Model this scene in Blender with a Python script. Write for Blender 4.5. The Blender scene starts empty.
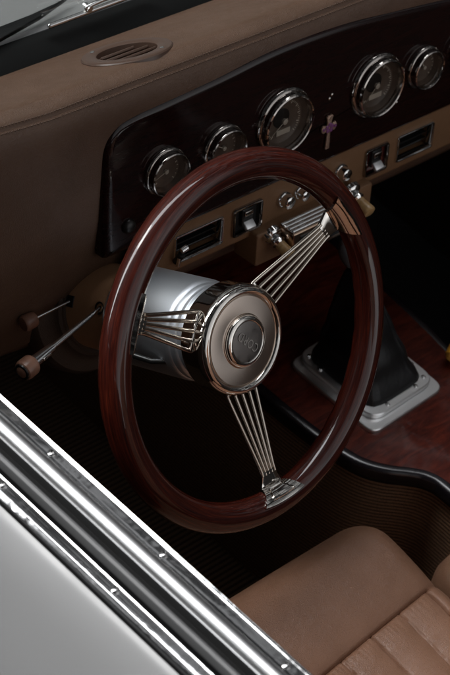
import bpy, math, random
from mathutils import Vector, Matrix
random.seed(7)
PI = math.pi
sc = bpy.context.scene
COL = sc.collection

# ---------------------------------------------------------------- camera frame (world: x = car right, y = forward, z = up)
RX = Vector((.7434, -.6488, .1624)); RY = Vector((.3712, .6022, .7068)); RZ = Vector((-.5563, -.4652, .6886))
RZ = RX.cross(RY).normalized(); RY = RZ.cross(RX).normalized(); RX.normalize()
CAM = Vector((-1.0118, -.8259, 1.2387)); FP = 1827.0
def at(px, py, p0, n):
    """point of the real plane (p0, n) seen at a pixel of the 450x675 photo"""
    d = RX*((px-225)/FP) - RY*((py-337.5)/FP) - RZ
    n = Vector(n); t = n.dot(Vector(p0)-CAM)/n.dot(d)
    return CAM + d*t

# ---------------------------------------------------------------- materials
M = {}
def mat(name, base=(.5,.5,.5), rough=.5, metal=0., coat=0., coat_rough=.04, spec=.5, sheen=0.):
    m = bpy.data.materials.new(name); m.use_nodes = True
    b = m.node_tree.nodes['Principled BSDF']
    b.inputs['Base Color'].default_value = (*base, 1); b.inputs['Roughness'].default_value = rough
    b.inputs['Metallic'].default_value = metal; b.inputs['Coat Weight'].default_value = coat
    b.inputs['Coat Roughness'].default_value = coat_rough; b.inputs['Specular IOR Level'].default_value = spec
    b.inputs['Sheen Weight'].default_value = sheen
    M[name] = m; return m, m.node_tree, b
def nd(nt, kind, **kw):
    n = nt.nodes.new(kind)
    for k, v in kw.items():
        if k.startswith('i_'): n.inputs[k[2:].replace('_', ' ')].default_value = v
        else: setattr(n, k, v)
    return n
def coords(nt, scale=(1,1,1), out='Object', rot=(0,0,0)):
    tc = nd(nt, 'ShaderNodeTexCoord'); mp = nd(nt, 'ShaderNodeMapping')
    mp.inputs['Scale'].default_value = scale; mp.inputs['Rotation'].default_value = rot
    nt.links.new(tc.outputs[out], mp.inputs['Vector']); return mp.outputs['Vector']
def noise(nt, vec, scale, detail=4, rough=.5, dist=0.):
    n = nd(nt, 'ShaderNodeTexNoise'); n.inputs['Scale'].default_value = scale
    n.inputs['Detail'].default_value = detail; n.inputs['Roughness'].default_value = rough
    n.inputs['Distortion'].default_value = dist
    nt.links.new(vec, n.inputs['Vector']); return n.outputs['Fac']
def ramp(nt, fac, stops):
    r = nd(nt, 'ShaderNodeValToRGB'); e = r.color_ramp.elements
    while len(e) < len(stops): e.new(.5)
    for k, (p, c) in enumerate(stops):
        e[k].position = p; e[k].color = (*c, 1) if len(c) == 3 else c
    nt.links.new(fac, r.inputs['Fac']); return r.outputs['Color']
def bump(nt, b, h, strength, dist, prev=None, sock='Normal'):
    n = nd(nt, 'ShaderNodeBump'); n.inputs['Strength'].default_value = strength; n.inputs['Distance'].default_value = dist
    nt.links.new(h, n.inputs['Height'])
    if prev: nt.links.new(prev, n.inputs['Normal'])
    if b: nt.links.new(n.outputs['Normal'], b.inputs[sock])
    return n.outputs['Normal']
def rough_var(nt, b, vec, scale, lo, hi, detail=5):
    f = noise(nt, vec, scale, detail, .6)
    mr = nd(nt, 'ShaderNodeMapRange'); mr.inputs['From Min'].default_value = .3; mr.inputs['From Max'].default_value = .7
    mr.inputs['To Min'].default_value = lo; mr.inputs['To Max'].default_value = hi
    nt.links.new(f, mr.inputs['Value']); nt.links.new(mr.outputs['Result'], b.inputs['Roughness'])

def leather(name, c0, c1, rough=(.42,.6), grain=1.0, wrinkle=1.0):
    m, nt, b = mat(name, c0, .5, spec=.42)
    v = coords(nt)
    col = ramp(nt, noise(nt, v, 22, 6, .62), [(.3, c0), (.7, c1)])
    nt.links.new(col, b.inputs['Base Color'])
    vo = nd(nt, 'ShaderNodeTexVoronoi', feature='DISTANCE_TO_EDGE'); vo.inputs['Scale'].default_value = 480
    warp = nd(nt, 'ShaderNodeTexNoise'); warp.inputs['Scale'].default_value = 160; warp.inputs['Detail'].default_value = 2
    nt.links.new(v, warp.inputs['Vector'])
    mx = nd(nt, 'ShaderNodeMix', data_type='VECTOR'); mx.inputs['Factor'].default_value = .012
    nt.links.new(v, mx.inputs[4]); nt.links.new(warp.outputs['Color'], mx.inputs[5])
    nt.links.new(mx.outputs[1], vo.inputs['Vector'])
    cl = nd(nt, 'ShaderNodeMapRange'); cl.inputs['From Max'].default_value = .35
    nt.links.new(vo.outputs['Distance'], cl.inputs['Value'])
    n1 = bump(nt, None, cl.outputs['Result'], .38*grain, .0005)
    wv = coords(nt, (1, 2.3, 1.6), rot=(0, 0, .5))
    wr = noise(nt, wv, 95, 5, .7, 1.2)
    wr2 = ramp(nt, wr, [(.38, (0,0,0)), (.52, (1,1,1))])
    n2 = bump(nt, None, wr2, .22*wrinkle, .0012, n1)
    big = noise(nt, v, 18, 3, .5)
    bump(nt, b, big, .22, .004, n2)
    rough_var(nt, b, v, 60, *rough)
    return m
leather('dash_leather', (.112,.061,.038), (.142,.080,.053), (.36,.48), 1.0, .55)
leather('seat_leather', (.235,.120,.072), (.29,.153,.097), (.28,.38), 1.1, .25)
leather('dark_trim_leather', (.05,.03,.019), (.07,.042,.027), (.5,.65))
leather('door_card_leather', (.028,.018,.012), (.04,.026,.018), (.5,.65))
leather('boss_leather', (.20,.105,.052), (.245,.13,.066), (.42,.55), .5, .5)
leather('shroud_leather', (.52,.29,.15), (.58,.33,.18), (.42,.55), .5, .4)

# lacquered rim wood (UV: u round the ring, v round the tube)
m, nt, b = mat('rim_wood', (.06,.012,.008), .5, coat=1, coat_rough=.02, spec=.12)
uv = coords(nt, (9, 26, 1), 'UV'); f = noise(nt, uv, 2.2, 8, .68, .9)
uv2 = coords(nt, (30, 120, 1), 'UV'); f2 = noise(nt, uv2, 1.4, 4, .6)
mxx = nd(nt, 'ShaderNodeMix', data_type='FLOAT'); mxx.inputs[0].default_value = .4
nt.links.new(f, mxx.inputs[2]); nt.links.new(f2, mxx.inputs[3])
nt.links.new(ramp(nt, mxx.outputs[0], [(.36, (.010,.0012,.0008)), (.5, (.044,.0055,.0026)), (.64, (.115,.017,.0065))]), b.inputs['Base Color'])
cb = noise(nt, coords(nt), 26, 3, .5)
bump(nt, b, cb, .025, .003, None, 'Coat Normal')
# near-black burgundy fascia and burgundy console
def lacquer(name, c0, c1, coat_rough=.05, wave=.12, scr=0):
    m, nt, b = mat(name, c0, .5, coat=.85, coat_rough=coat_rough, spec=.08)
    v = coords(nt, (1, 5, 7))
    nt.links.new(ramp(nt, noise(nt, v, 14, 8, .7, 1.4), [(.35, c0), (.65, c1)]), b.inputs['Base Color'])
    bump(nt, b, noise(nt, coords(nt), 16, 3, .55), wave, .004, None, 'Coat Normal')
    cr = nd(nt, 'ShaderNodeMapRange'); cr.inputs['From Min'].default_value = .35; cr.inputs['From Max'].default_value = .7
    cr.inputs['To Min'].default_value = coat_rough; cr.inputs['To Max'].default_value = coat_rough*3.2
    nt.links.new(noise(nt, coords(nt), 30, 6, .7), cr.inputs['Value']); nt.links.new(cr.outputs['Result'], b.inputs['Coat Roughness'])
lacquer('fascia_wood', (.006,.0012,.001), (.017,.0028,.002), .04, .02)
lacquer('console_wood', (.03,.0042,.0025), (.11,.017,.008), .05, .2)

def metal(name, base, rough, aniso=0., wav=0., wscale=40, radial=False, smudge=True):
    m, nt, b = mat(name, base, rough, 1.)
    v = coords(nt)
    if smudge: rough_var(nt, b, v, 55, rough*.7, rough*1.5 + .015)
    if wav: bump(nt, b, noise(nt, v, wscale, 3, .55, .6), wav, .003)
    if aniso:
        b.inputs['Anisotropic'].default_value = aniso
        if radial:
            t = nd(nt, 'ShaderNodeTangent', direction_type='RADIAL', axis='Z'); nt.links.new(t.outputs[0], b.inputs['Tangent'])
    return m, nt, b
metal('chrome', (.78,.77,.76), .06, wav=.05, wscale=60)
metal('wheel_chrome', (.80,.76,.71), .05, wav=.05, wscale=50)
metal('rod_steel', (.60,.53,.46), .2, smudge=False)
metal('hub_disc', (.80,.68,.60), .26, aniso=.7, radial=True, smudge=False)
metal('cap_dark', (.25,.23,.22), .34)
metal('letter_metal', (.50,.47,.44), .35)
metal('gauge_chrome', (.42,.385,.36), .08, wav=.1, wscale=120, smudge=False)
metal('trim_chrome', (.60,.60,.60), .09, wav=.16, wscale=20, smudge=False)
metal('bead_chrome', (.50,.50,.50), .36, smudge=False)
metal('brown_chrome', (.42,.30,.22), .16)
# aluminium column sleeve: satin
m, nt, b = metal('sleeve_metal', (.74,.77,.82), .45, smudge=False)
m, nt, b = metal('plate_steel', (.96,.96,.96), .30, smudge=False)
b.inputs['Metallic'].default_value = .92
m, nt, b = mat('lever_grey', (.25,.26,.28), .3, .6)
m, nt, b = mat('gutter_black', (.005,.005,.005), .8, spec=.1)
m, nt, b = mat('black_rubber', (.007,.007,.007), .6, spec=.15)
bump(nt, b, noise(nt, coords(nt), 300, 4, .6), .12, .0006)
m, nt, b = mat('ridge_rubber', (.10,.10,.10), .45, 0., spec=.6)
m, nt, b = mat('black_plastic', (.01,.01,.01), .3)
m, nt, b = mat('boot_leather', (.010,.010,.011), .42, spec=.5)
bump(nt, b, noise(nt, coords(nt, (1, 1, .5)), 55, 5, .6, .8), .25, .003); 
m, nt, b = mat('console_edge', (.008,.006,.008), .25, coat=.6, coat_rough=.15)
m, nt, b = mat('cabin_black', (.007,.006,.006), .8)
m, nt, b = mat('body_paint', (.30,.298,.295), .55, coat=.12, coat_rough=.10)
rough_var(nt, b, coords(nt), 12, .3, .4)
bump(nt, b, noise(nt, coords(nt), 5, 2, .5), .05, .01, None, 'Coat Normal')
m, nt, b = mat('gauge_dial', (.055,.036,.026), .45)
nt.links.new(ramp(nt, noise(nt, coords(nt), 40, 4, .6), [(.35, (.07,.048,.036)), (.7, (.13,.092,.07))]), b.inputs['Base Color'])
m, nt, b = mat('dial_mark', (.45,.40,.34), .5)
m, nt, b = mat('dial_dark', (.012,.009,.008), .35)
m, nt, b = mat('ivory', (.52,.33,.15), .32, coat=.5, coat_rough=.1)
nt.links.new(ramp(nt, noise(nt, coords(nt, (1,3,1)), 90, 4, .6), [(.3, (.42,.24,.09)), (.7, (.60,.40,.2))]), b.inputs['Base Color'])
m, nt, b = mat('amber', (.62,.30,.03), .3, coat=.6)
m, nt, b = mat('knob_brown', (.27,.13,.085), .4, coat=.3, coat_rough=.15)
nt.links.new(ramp(nt, noise(nt, coords(nt), 110, 4, .6), [(.3, (.22,.105,.068)), (.7, (.32,.165,.11))]), b.inputs['Base Color'])
m, nt, b = mat('vent_plastic', (.10,.058,.042), .34)
bump(nt, b, noise(nt, coords(nt), 900, 3, .5), .1, .0003)
m, nt, b = mat('burgundy_enamel', (.10,.008,.01), .25, coat=1)
m, nt, b = mat('cross_gold', (.50,.33,.25), .35, .7)
bump(nt, b, noise(nt, coords(nt), 420, 3, .6), .8, .0015)
m, nt, b = mat('cross_purple', (.22,.07,.20), .35, coat=.5)
m, nt, b = mat('thread', (.10,.058,.04), .7)
m, nt, b = mat('seat_thread', (.19,.105,.075), .7)
# ribbed carpet: the ribs are real geometry, tan on the crest, the shade between them painted into the colour
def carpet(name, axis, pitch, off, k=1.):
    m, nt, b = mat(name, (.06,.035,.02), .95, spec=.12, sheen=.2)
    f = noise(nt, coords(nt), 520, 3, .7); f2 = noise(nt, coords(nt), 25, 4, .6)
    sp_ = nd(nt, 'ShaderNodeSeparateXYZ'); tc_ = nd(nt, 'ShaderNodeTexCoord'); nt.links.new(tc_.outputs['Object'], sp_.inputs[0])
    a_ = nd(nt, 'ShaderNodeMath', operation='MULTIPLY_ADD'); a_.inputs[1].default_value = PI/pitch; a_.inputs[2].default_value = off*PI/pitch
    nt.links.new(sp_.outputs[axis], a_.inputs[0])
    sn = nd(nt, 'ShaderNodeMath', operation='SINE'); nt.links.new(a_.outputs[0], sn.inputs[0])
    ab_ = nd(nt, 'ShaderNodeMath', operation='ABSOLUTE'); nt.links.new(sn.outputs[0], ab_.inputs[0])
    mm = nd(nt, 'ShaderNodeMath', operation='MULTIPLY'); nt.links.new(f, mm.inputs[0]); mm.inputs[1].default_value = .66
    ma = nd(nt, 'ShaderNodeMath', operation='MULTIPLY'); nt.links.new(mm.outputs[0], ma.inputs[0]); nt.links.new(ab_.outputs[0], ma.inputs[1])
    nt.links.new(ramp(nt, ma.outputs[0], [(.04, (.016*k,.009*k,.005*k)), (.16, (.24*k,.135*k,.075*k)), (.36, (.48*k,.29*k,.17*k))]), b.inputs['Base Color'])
    bump(nt, b, f, .8, .0015)
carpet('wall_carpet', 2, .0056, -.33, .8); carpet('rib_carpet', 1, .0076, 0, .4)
m, nt, b = mat('asphalt', (.05,.05,.052), .85)
nt.links.new(ramp(nt, noise(nt, coords(nt), 60, 8, .7), [(.3, (.035,.035,.036)), (.7, (.07,.07,.072))]), b.inputs['Base Color'])
def glass(name, tint=(1,1,1), ior=1.45, rough=.02):
    m = bpy.data.materials.new(name); m.use_nodes = True; nt = m.node_tree; nt.nodes.clear()
    o = nd(nt, 'ShaderNodeOutputMaterial'); mix = nd(nt, 'ShaderNodeMixShader'); tr = nd(nt, 'ShaderNodeBsdfTransparent')
    gl = nd(nt, 'ShaderNodeBsdfGlossy'); fr = nd(nt, 'ShaderNodeFresnel'); fr.inputs['IOR'].default_value = ior
    ge = nd(nt, 'ShaderNodeNewGeometry'); mr = nd(nt, 'ShaderNodeMapRange'); mr.inputs['To Min'].default_value = ior; mr.inputs['To Max'].default_value = 1/ior
    nt.links.new(ge.outputs['Backfacing'], mr.inputs['Value']); nt.links.new(mr.outputs['Result'], fr.inputs['IOR'])
    tr.inputs['Color'].default_value = (*tint, 1); gl.inputs['Roughness'].default_value = rough
    nt.links.new(fr.outputs[0], mix.inputs[0]); nt.links.new(tr.outputs[0], mix.inputs[1]); nt.links.new(gl.outputs[0], mix.inputs[2])
    nt.links.new(mix.outputs[0], o.inputs['Surface']); M[name] = m
glass('clear_glass', (.95,.97,.96), 1.5); glass('gauge_glass_mat', (.9,.88,.86), 1.5, .03)

# ---------------------------------------------------------------- mesh helpers (MB collects verts/faces)
class MB:
    def __init__(s): s.v = []; s.f = []; s.uv = None
    def add(s, verts, faces):
        o = len(s.v); s.v += [Vector(p) for p in verts]; s.f += [[i+o for i in f] for f in faces]; return s
    def grid(s, rows, close_u=False, close_v=False):
        n = len(rows); k = len(rows[0]); f = []
        for i in range(n if close_u else n-1):
            for j in range(k if close_v else k-1):
                a, b_ = i, (i+1) % n; c, d = j, (j+1) % k
                f.append([a*k+c, b_*k+c, b_*k+d, a*k+d])
        return s.add([p for r in rows for p in r], f)
    def box(s, c, h, axes=None):
        ax = axes or (Vector((1,0,0)), Vector((0,1,0)), Vector((0,0,1))); c = Vector(c)
        vs = [c + ax[0]*(h[0]*i) + ax[1]*(h[1]*j) + ax[2]*(h[2]*k) for i in (-1,1) for j in (-1,1) for k in (-1,1)]
        return s.add(vs, [[0,1,3,2],[4,6,7,5],[0,4,5,1],[2,3,7,6],[0,2,6,4],[1,5,7,3]])
    def tube(s, pts, r, seg=12, cap=True):
        pts = [Vector(p) for p in pts]; rows = []
        rr = r if isinstance(r, (list, tuple)) else [r]*len(pts)
        t0 = (pts[1]-pts[0]).normalized(); up = Vector((0,0,1)) if abs(t0.z) < .9 else Vector((1,0,0))
        a = t0.cross(up).normalized()
        for i, p in enumerate(pts):
            t = (pts[min(i+1, len(pts)-1)]-pts[max(i-1, 0)]).normalized()
            a = (a - t*a.dot(t)).normalized(); b_ = t.cross(a)
            rows.append([p + (a*math.cos(2*PI*k/seg) + b_*math.sin(2*PI*k/seg))*rr[i] for k in range(seg)])
        o = len(s.v); s.grid(rows, close_v=True)
        if cap:
            s.f.append([o+k for k in range(seg)]); s.f.append([o+(len(pts)-1)*seg+k for k in range(seg)][::-1])
        return s
    def lathe(s, prof, F=None, seg=96, cap0=False, cap1=False, closed=False):
        """prof (r, h) round axis F[2] through F[3]; F = (u, v, n, origin)"""
        u, v, n, o = F or (Vector((1,0,0)), Vector((0,1,0)), Vector((0,0,1)), Vector((0,0,0)))
        rows = [[o + (u*math.cos(2*PI*k/seg)+v*math.sin(2*PI*k/seg))*r + n*h for k in range(seg)] for r, h in prof]
        base = len(s.v); s.grid(rows, close_u=closed, close_v=True)
        if cap0: s.f.append([base+k for k in range(seg)])
        if cap1: s.f.append([base+(len(prof)-1)*seg+k for k in range(seg)])
        return s
    def prism(s, poly, back):
        """poly: list of front points, back: offset vector"""
        n = len(poly); back = Vector(back); P = [Vector(p) for p in poly]
        return s.add(P+[p+back for p in P], [list(range(n)), list(range(n, 2*n))[::-1]] + [[i, i+n, (i+1) % n+n, (i+1) % n] for i in range(n)])
    def build(s, name, m, parent=None, smooth=True, bevel=0., bseg=3, world=True, angle=35, solid=0., subsurf=0):
        me = bpy.data.meshes.new(name)
        inv = Matrix.Identity(4)
        if parent is not None and world: inv = FR[parent.name].inverted()
        me.from_pydata([inv @ p for p in s.v], [], s.f); me.update()
        if s.uv:
            l = me.uv_layers.new(name='UVMap')
            for lp in me.loops: l.data[lp.index].uv = s.uv[lp.vertex_index]
        o = bpy.data.objects.new(name, me); COL.objects.link(o)
        me.materials.append(M[m])
        import bmesh
        bm = bmesh.new(); bm.from_mesh(me)
        if not s.uv: bmesh.ops.remove_doubles(bm, verts=bm.verts, dist=1e-6)
        bmesh.ops.recalc_face_normals(bm, faces=bm.faces)
        if bevel:
            es = [e for e in bm.edges if len(e.link_faces) == 2 and e.calc_face_angle(0) > .6]
            bmesh.ops.bevel(bm, geom=es, offset=bevel, segments=bseg, affect='EDGES', profile=.5, clamp_overlap=True)
        for fc in bm.faces: fc.smooth = smooth
        if smooth:
            for e in bm.edges:
                if len(e.link_faces) == 2 and e.calc_face_angle(0) > math.radians(angle): e.smooth = False
        bm.to_mesh(me); bm.free()
        if solid:
            md = o.modifiers.new('thick', 'SOLIDIFY'); md.thickness = solid; md.offset = 0
        if subsurf:
            md = o.modifiers.new('sub', 'SUBSURF'); md.levels = subsurf; md.render_levels = subsurf
        if parent is not None: o.parent = parent
        FR[o.name] = FR[parent.name] if parent is not None else Matrix.Identity(4)
        return o
FR = {}
def thing(name, label, cat, loc=(0,0,0), axes=None, group=None, kind=None):
    e = bpy.data.objects.new(name, None); COL.objects.link(e); e.empty_display_size = .02
    mw = Matrix.Translation(Vector(loc))
    if axes:
        r = Matrix((axes[0], axes[1], axes[2])).transposed().to_4x4(); mw = mw @ r
    e.matrix_world = mw; FR[e.name] = mw.copy()
    e['label'] = label; e['category'] = cat
    if group: e['group'] = group
    if kind: e['kind'] = kind
    return e
def fillet(poly, rads, seg=6):
    """2D polygon with rounded corners"""
    out = []; n = len(poly)
    for i in range(n):
        p = Vector(poly[i]); a = Vector(poly[i-1]); c = Vector(poly[(i+1) % n]); r = rads[i] if isinstance(rads, (list, tuple)) else rads
        if r <= 0: out.append(p); continue
        d1 = (a-p).normalized(); d2 = (c-p).normalized(); ang = d1.angle(d2)
        t = min(r/math.tan(ang/2), (a-p).length*.49, (c-p).length*.49)
        p1 = p+d1*t; p2 = p+d2*t
        for k in range(seg+1):
            s_ = k/seg; out.append(p1*(1-s_)**2 + p*2*s_*(1-s_) + p2*s_*s_)
    return out
def smooth_path(pts, n=10):
    """Catmull-Rom"""
    P = [Vector(p) for p in pts]; P = [P[0]*2-P[1]] + P + [P[-1]*2-P[-2]]; out = []
    for i in range(1, len(P)-2):
        for k in range(n):
            t = k/n
            out.append(.5*((2*P[i]) + (-P[i-1]+P[i+1])*t + (2*P[i-1]-5*P[i]+4*P[i+1]-P[i+2])*t*t + (-P[i-1]+3*P[i]-3*P[i+1]+P[i+2])*t**3))
    out.append(P[-2]); return out

# ================================================================ STEERING WHEEL
Nw = Vector((.0729, -.8834, .4629)).normalized(); Uw = Vector((0,0,1)).cross(Nw).normalized(); Vw = Nw.cross(Uw)
C0 = Vector((.0065, -.0078, 0)); RW, TW = .1777, .0158
wheel = thing('steering_wheel', 'wood rimmed three spoke steering wheel with a polished round hub', 'steering wheel', C0, (Uw, Vw, Nw))
WL = dict(world=False)
# rim: a slightly oval tube with finger grips on the back
mb = MB(); NA, NT = 288, 40; rows = []; uvs = []
for i in range(NA+1):
    a = 2*PI*i/NA + PI*1.5
    row = []
    for j in range(NT+1):
        t = 2*PI*j/NT - PI/2
        grip = -.0012*(.5+.5*math.cos(a*36))*max(0, -math.sin(t))**2
        rt = TW + grip
        r = RW + rt*math.cos(t); row.append(Vector((r*math.cos(a), r*math.sin(a), rt*math.sin(t)*.97))); uvs.append((i/NA, j/NT))
    rows.append(row)
mb.grid(rows); mb.uv = uvs
mb.build('wood_rim', 'rim_wood', wheel, **WL)
# hub
hub = MB().lathe([(.030,-.0405),(.0535,-.0405),(.0555,-.039),(.0562,-.036),(.0564,-.0195),(.0568,-.0175),(.0568,-.0150),(.0562,-.0122),(.0548,-.0095),(.0525,-.0076),(.0502,-.0072),(.0482,-.0082),(.0470,-.0098),(.0463,-.0118),(.0456,-.0121)]).build('hub', 'wheel_chrome', wheel, **WL)
MB().lathe([(.0458,-.0125),(.0455,-.0103),(.0450,-.0098),(.040,-.0094),(.030,-.0090),(.0280,-.0090),(.0272,-.0096),(.0268,-.011)]).build('hub_disc', 'hub_disc', hub, **WL)
MB().lathe([(.0270,-.0108),(.0269,-.0070),(.0262,-.0052),(.0252,-.0044),(.0240,-.0040),(.0222,-.0034),(.0214,-.0036),(.0208,-.0042)]).build('cap_ring', 'wheel_chrome', hub, **WL)
capo = MB().lathe([(.0209,-.0045),(.0205,-.0039),(.015,-.0034),(.008,-.0032),(.0005,-.0031)], cap1=True).build('horn_cap', 'cap_dark', hub, **WL)
# engraved letters on the cap
cu = bpy.data.curves.new('letters', 'FONT'); cu.body = 'CORD'; cu.size = .0128; cu.extrude = .00025; cu.align_x = 'CENTER'; cu.align_y = 'CENTER'; cu.space_character = 1.12
to = bpy.data.objects.new('letters_src', cu); COL.objects.link(to); bpy.context.view_layer.update()
tm = bpy.data.meshes.new_from_object(to); bpy.data.objects.remove(to)
ang = math.radians(130)
tm.transform(Matrix.Translation((.0,.0,-.0028)) @ Matrix.Rotation(ang, 4, 'Z') @ Matrix.Scale(.82, 4, (1,0,0)))
lo = bpy.data.objects.new('engraved_letters', tm); COL.objects.link(lo); tm.materials.append(M['letter_metal']); lo.parent = hub
# spokes
def spoke(phi):
    ca, sa = math.cos(phi), math.sin(phi); er = Vector((ca, sa, 0)); et = Vector((-sa, ca, 0)); ez = Vector((0,0,1))
    # rim clamp: a solid flared saddle on the inside front of the rim tube
    b_ = MB(); rows = []; NS, NTT = 22, 22
    def sad(t, s_, lift):
        f = max(0, (t-.22)/.78); hw = .0108 + .0045*min(1, t/.22) + .0145*f**1.1
        psi = math.radians(180 + 6 - 74*f); base = TW + .0024
        r0 = RW + base*math.cos(psi); z0 = base*math.sin(psi)
        # in the middle the top face is flattened like a plate; towards the ends it hugs the tube
        if t < .22: r0 = RW - base - (.22-t)/.22*.0165; z0 = -.0019 - .0008*(1-t/.22)
        k = (1-abs(s_)**3)
        r = r0 - math.cos(psi)*0 + lift*math.cos(psi); z = z0 + lift*abs(math.sin(psi)) + .0010*k
        an_ = phi + s_*hw/RW
        return Vector((r*math.cos(an_), r*math.sin(an_), z))
    for i in range(NTT+1):
        rows.append([sad(i/NTT, j/NS, 0) for j in range(-NS, NS+1)])
    low_ = []
    for i in range(NTT+1):
        low_.append([sad(i/NTT, j/NS, 0) + Vector((0,0,-.0040+.0012*min(1, i/8))) + er*(.0028*min(1, i/8)) for j in range(-NS, NS+1)])
    b_.grid(rows); b_.grid(low_)
    per = lambda q: q[0] + [r_[-1] for r_ in q[1:]] + q[-1][-2::-1] + [r_[0] for r_ in q[-2:0:-1]]
    b_.grid([per(rows), per(low_)], close_v=True)
    sp = b_.build('spoke_clamp', 'wheel_chrome', wheel, angle=50, **WL)
    # raised frame on the clamp face
    def pf(t, s_, l):
        f = (t-.22)/.78; p = sad(t, 0, l); hw = .0075 + .0120*f**1.1
        an_ = phi + s_*hw/RW; rr = math.hypot(p.x, p.y); return Vector((rr*math.cos(an_), rr*math.sin(an_), p.z))
    loop = [(.36,-1+.2*k) for k in range(11)] + [(.36+.05*k, 1) for k in range(1, 10)] + [(.81,1-.2*k) for k in range(11)] + [(.81-.05*k,-1) for k in range(1, 9)]
    if sa < -.9: MB().tube([pf(t, s_, .0001) for t, s_ in loop+loop[:1]], .0011, 8).build('raised_frame', 'wheel_chrome', sp, **WL)
    # root block on the side of the hub
    k_ = MB()
    k_.box(er*.0558 + ez*(-.0255), (.0018, .0210, .0026), (er, et, ez)).build('spoke_root', 'wheel_chrome', sp, bevel=.0012, **WL)
    for q in range(5):
        w = (q-2)/2
        p0 = er*.0525 + et*(w*.0195) + ez*(-.025); p1 = er*.060 + et*(w*.0192) + ez*(-.0243)
        p3 = er*.1470 + et*(w*.0088) + ez*(-.0032); p2 = er*.137 + et*(w*.0092) + ez*(-.0055)
        MB().tube(smooth_path([p0, p1, p1.lerp(p2, .5), p2, p3], 5), .0021, 14).build('spoke_rod', 'rod_steel', sp, **WL)
for d in (148, 26.5, -93): spoke(math.radians(d))

# ================================================================ STEERING COLUMN
col = thing('steering_column', 'satin silver steering column with a brown leather shroud and two stalks', 'steering column', C0, (Uw, Vw, Nw))
MB().lathe([(.030,-.040),(.0505,-.0408),(.0512,-.043),(.0508,-.046),(.0470,-.0470),(.0462,-.050)], cap0=True).build('hub_collar', 'wheel_chrome', col, **WL)
slv = MB().lathe([(.044,-.0485),(.0462,-.0490),(.0470,-.051),(.0472,-.0555),(.0490,-.0565),(.0500,-.058),(.0503,-.0635),(.0512,-.0645),(.0522,-.0665),(.0527,-.070),(.0528,-.12),(.0528,-.160),(.0520,-.1625)]).build('sleeve', 'sleeve_metal', col, **WL)
MB().lathe([(.0515,-.159),(.0478,-.161),(.0474,-.163),(.0472,-.20),(.0474,-.228),(.0478,-.236)]).build('shroud', 'shroud_leather', col, **WL)
MB().lathe([(.0468,-.226),(.0495,-.2275),(.0525,-.2265),(.0560,-.2285),(.0580,-.233),(.0640,-.2375),(.0700,-.2385),(.0755,-.2405),(.0790,-.246),(.0800,-.262)]).build('escutcheon', 'dark_trim_leather', col, **WL)
def cylp(h, deg, r): 
    a = math.radians(deg); return Vector((r*math.cos(a), r*math.sin(a), h))
W2L = FR['steering_column'].inverted().to_3x3()
def stalk(h, deg, dvec, L, big):
    p = cylp(h, deg, .0465); d = W2L @ Vector(dvec).normalized()
    if big:
        s_ = MB().tube([p-d*.004, p+d*.02, p+d*(L*.66), p+d*(L*.665), p+d*(L*.93)], [.0026,.0026,.0034,.0046,.0075], 24).build('stalk', 'chrome', col, **WL)
        side = d.cross(Vector((0,0,1))).normalized(); u = side; v = d.cross(u)
        MB().lathe([(.0078,-.002),(.0102,0),(.0110,.002),(.0110,.011),(.0102,.0145),(.0090,.0155)], (u, v, d, p+d*(L*.93)), 40, cap0=True).build('stalk_knob', 'knob_brown', s_, **WL)
        MB().lathe([(.0092,.0152),(.0085,.0168),(.0066,.0172),(.0060,.0160)], (u, v, d, p+d*(L*.93)), 40).build('knob_ring', 'black_plastic', s_, **WL)
        MB().lathe([(.0062,.0155),(.0060,.0172),(.0045,.0178),(.0003,.018)], (u, v, d, p+d*(L*.93)), 40, cap1=True).build('end_button', 'knob_brown', s_, **WL)
        MB().box(p+d*(L*.80)-v*.0065, (.0016,.0016,.006), (u, v, d)).build('slide_switch', 'chrome', s_, bevel=.0006, **WL)
    else:
        s_ = MB().tube([p-d*.006, p+d*L], .0017, 16).build('stalk', 'chrome', col, **WL)
        u = d.cross(Vector((0,0,1))).normalized(); v = d.cross(u)
        MB().lathe([(.004,-.002),(.0078,-.0015),(.0085,.0005),(.0092,.010),(.0088,.0125),(.0078,.0138),(.0003,.0142)], (u, v, d, p+d*L), 36, cap0=True, cap1=True).build('stalk_knob', 'knob_brown', s_, **WL)
    # dark socket let into the shroud
    er = cylp(0, deg, 1); et = cylp(0, deg+90, 1); ez = Vector((0,0,1))
    if big: MB().lathe([(.0068,.0012),(.0062,.0016),(.0052,.0012),(.0048,-.002)], (et, ez, er, cylp(h, deg, .0472)), 28, cap1=True).build('socket', 'black_plastic', col, **WL)
    else: MB().box(cylp(h, deg, .0466), (.0016,.0062,.0062), (er, et, ez)).build('socket', 'black_plastic', col, bevel=.0007, **WL)
stalk(-.1736, 149.4, (-.112, -.027, -.002), .118, True)
stalk(-.2215, 150.2, (-1, .0, -.04), .048, False)
MB().tube([cylp(-.075, 196, .050), cylp(-.085, 190, .060), cylp(-.118, 183, .066)], [.0028,.0030,.0034], 14).build('tilt_lever', 'black_plastic', col, **WL)
MB().tube([(0,0,-.05), (0,0,-.24)], .02, 16).build('shaft', 'black_plastic', col, **WL)

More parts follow.
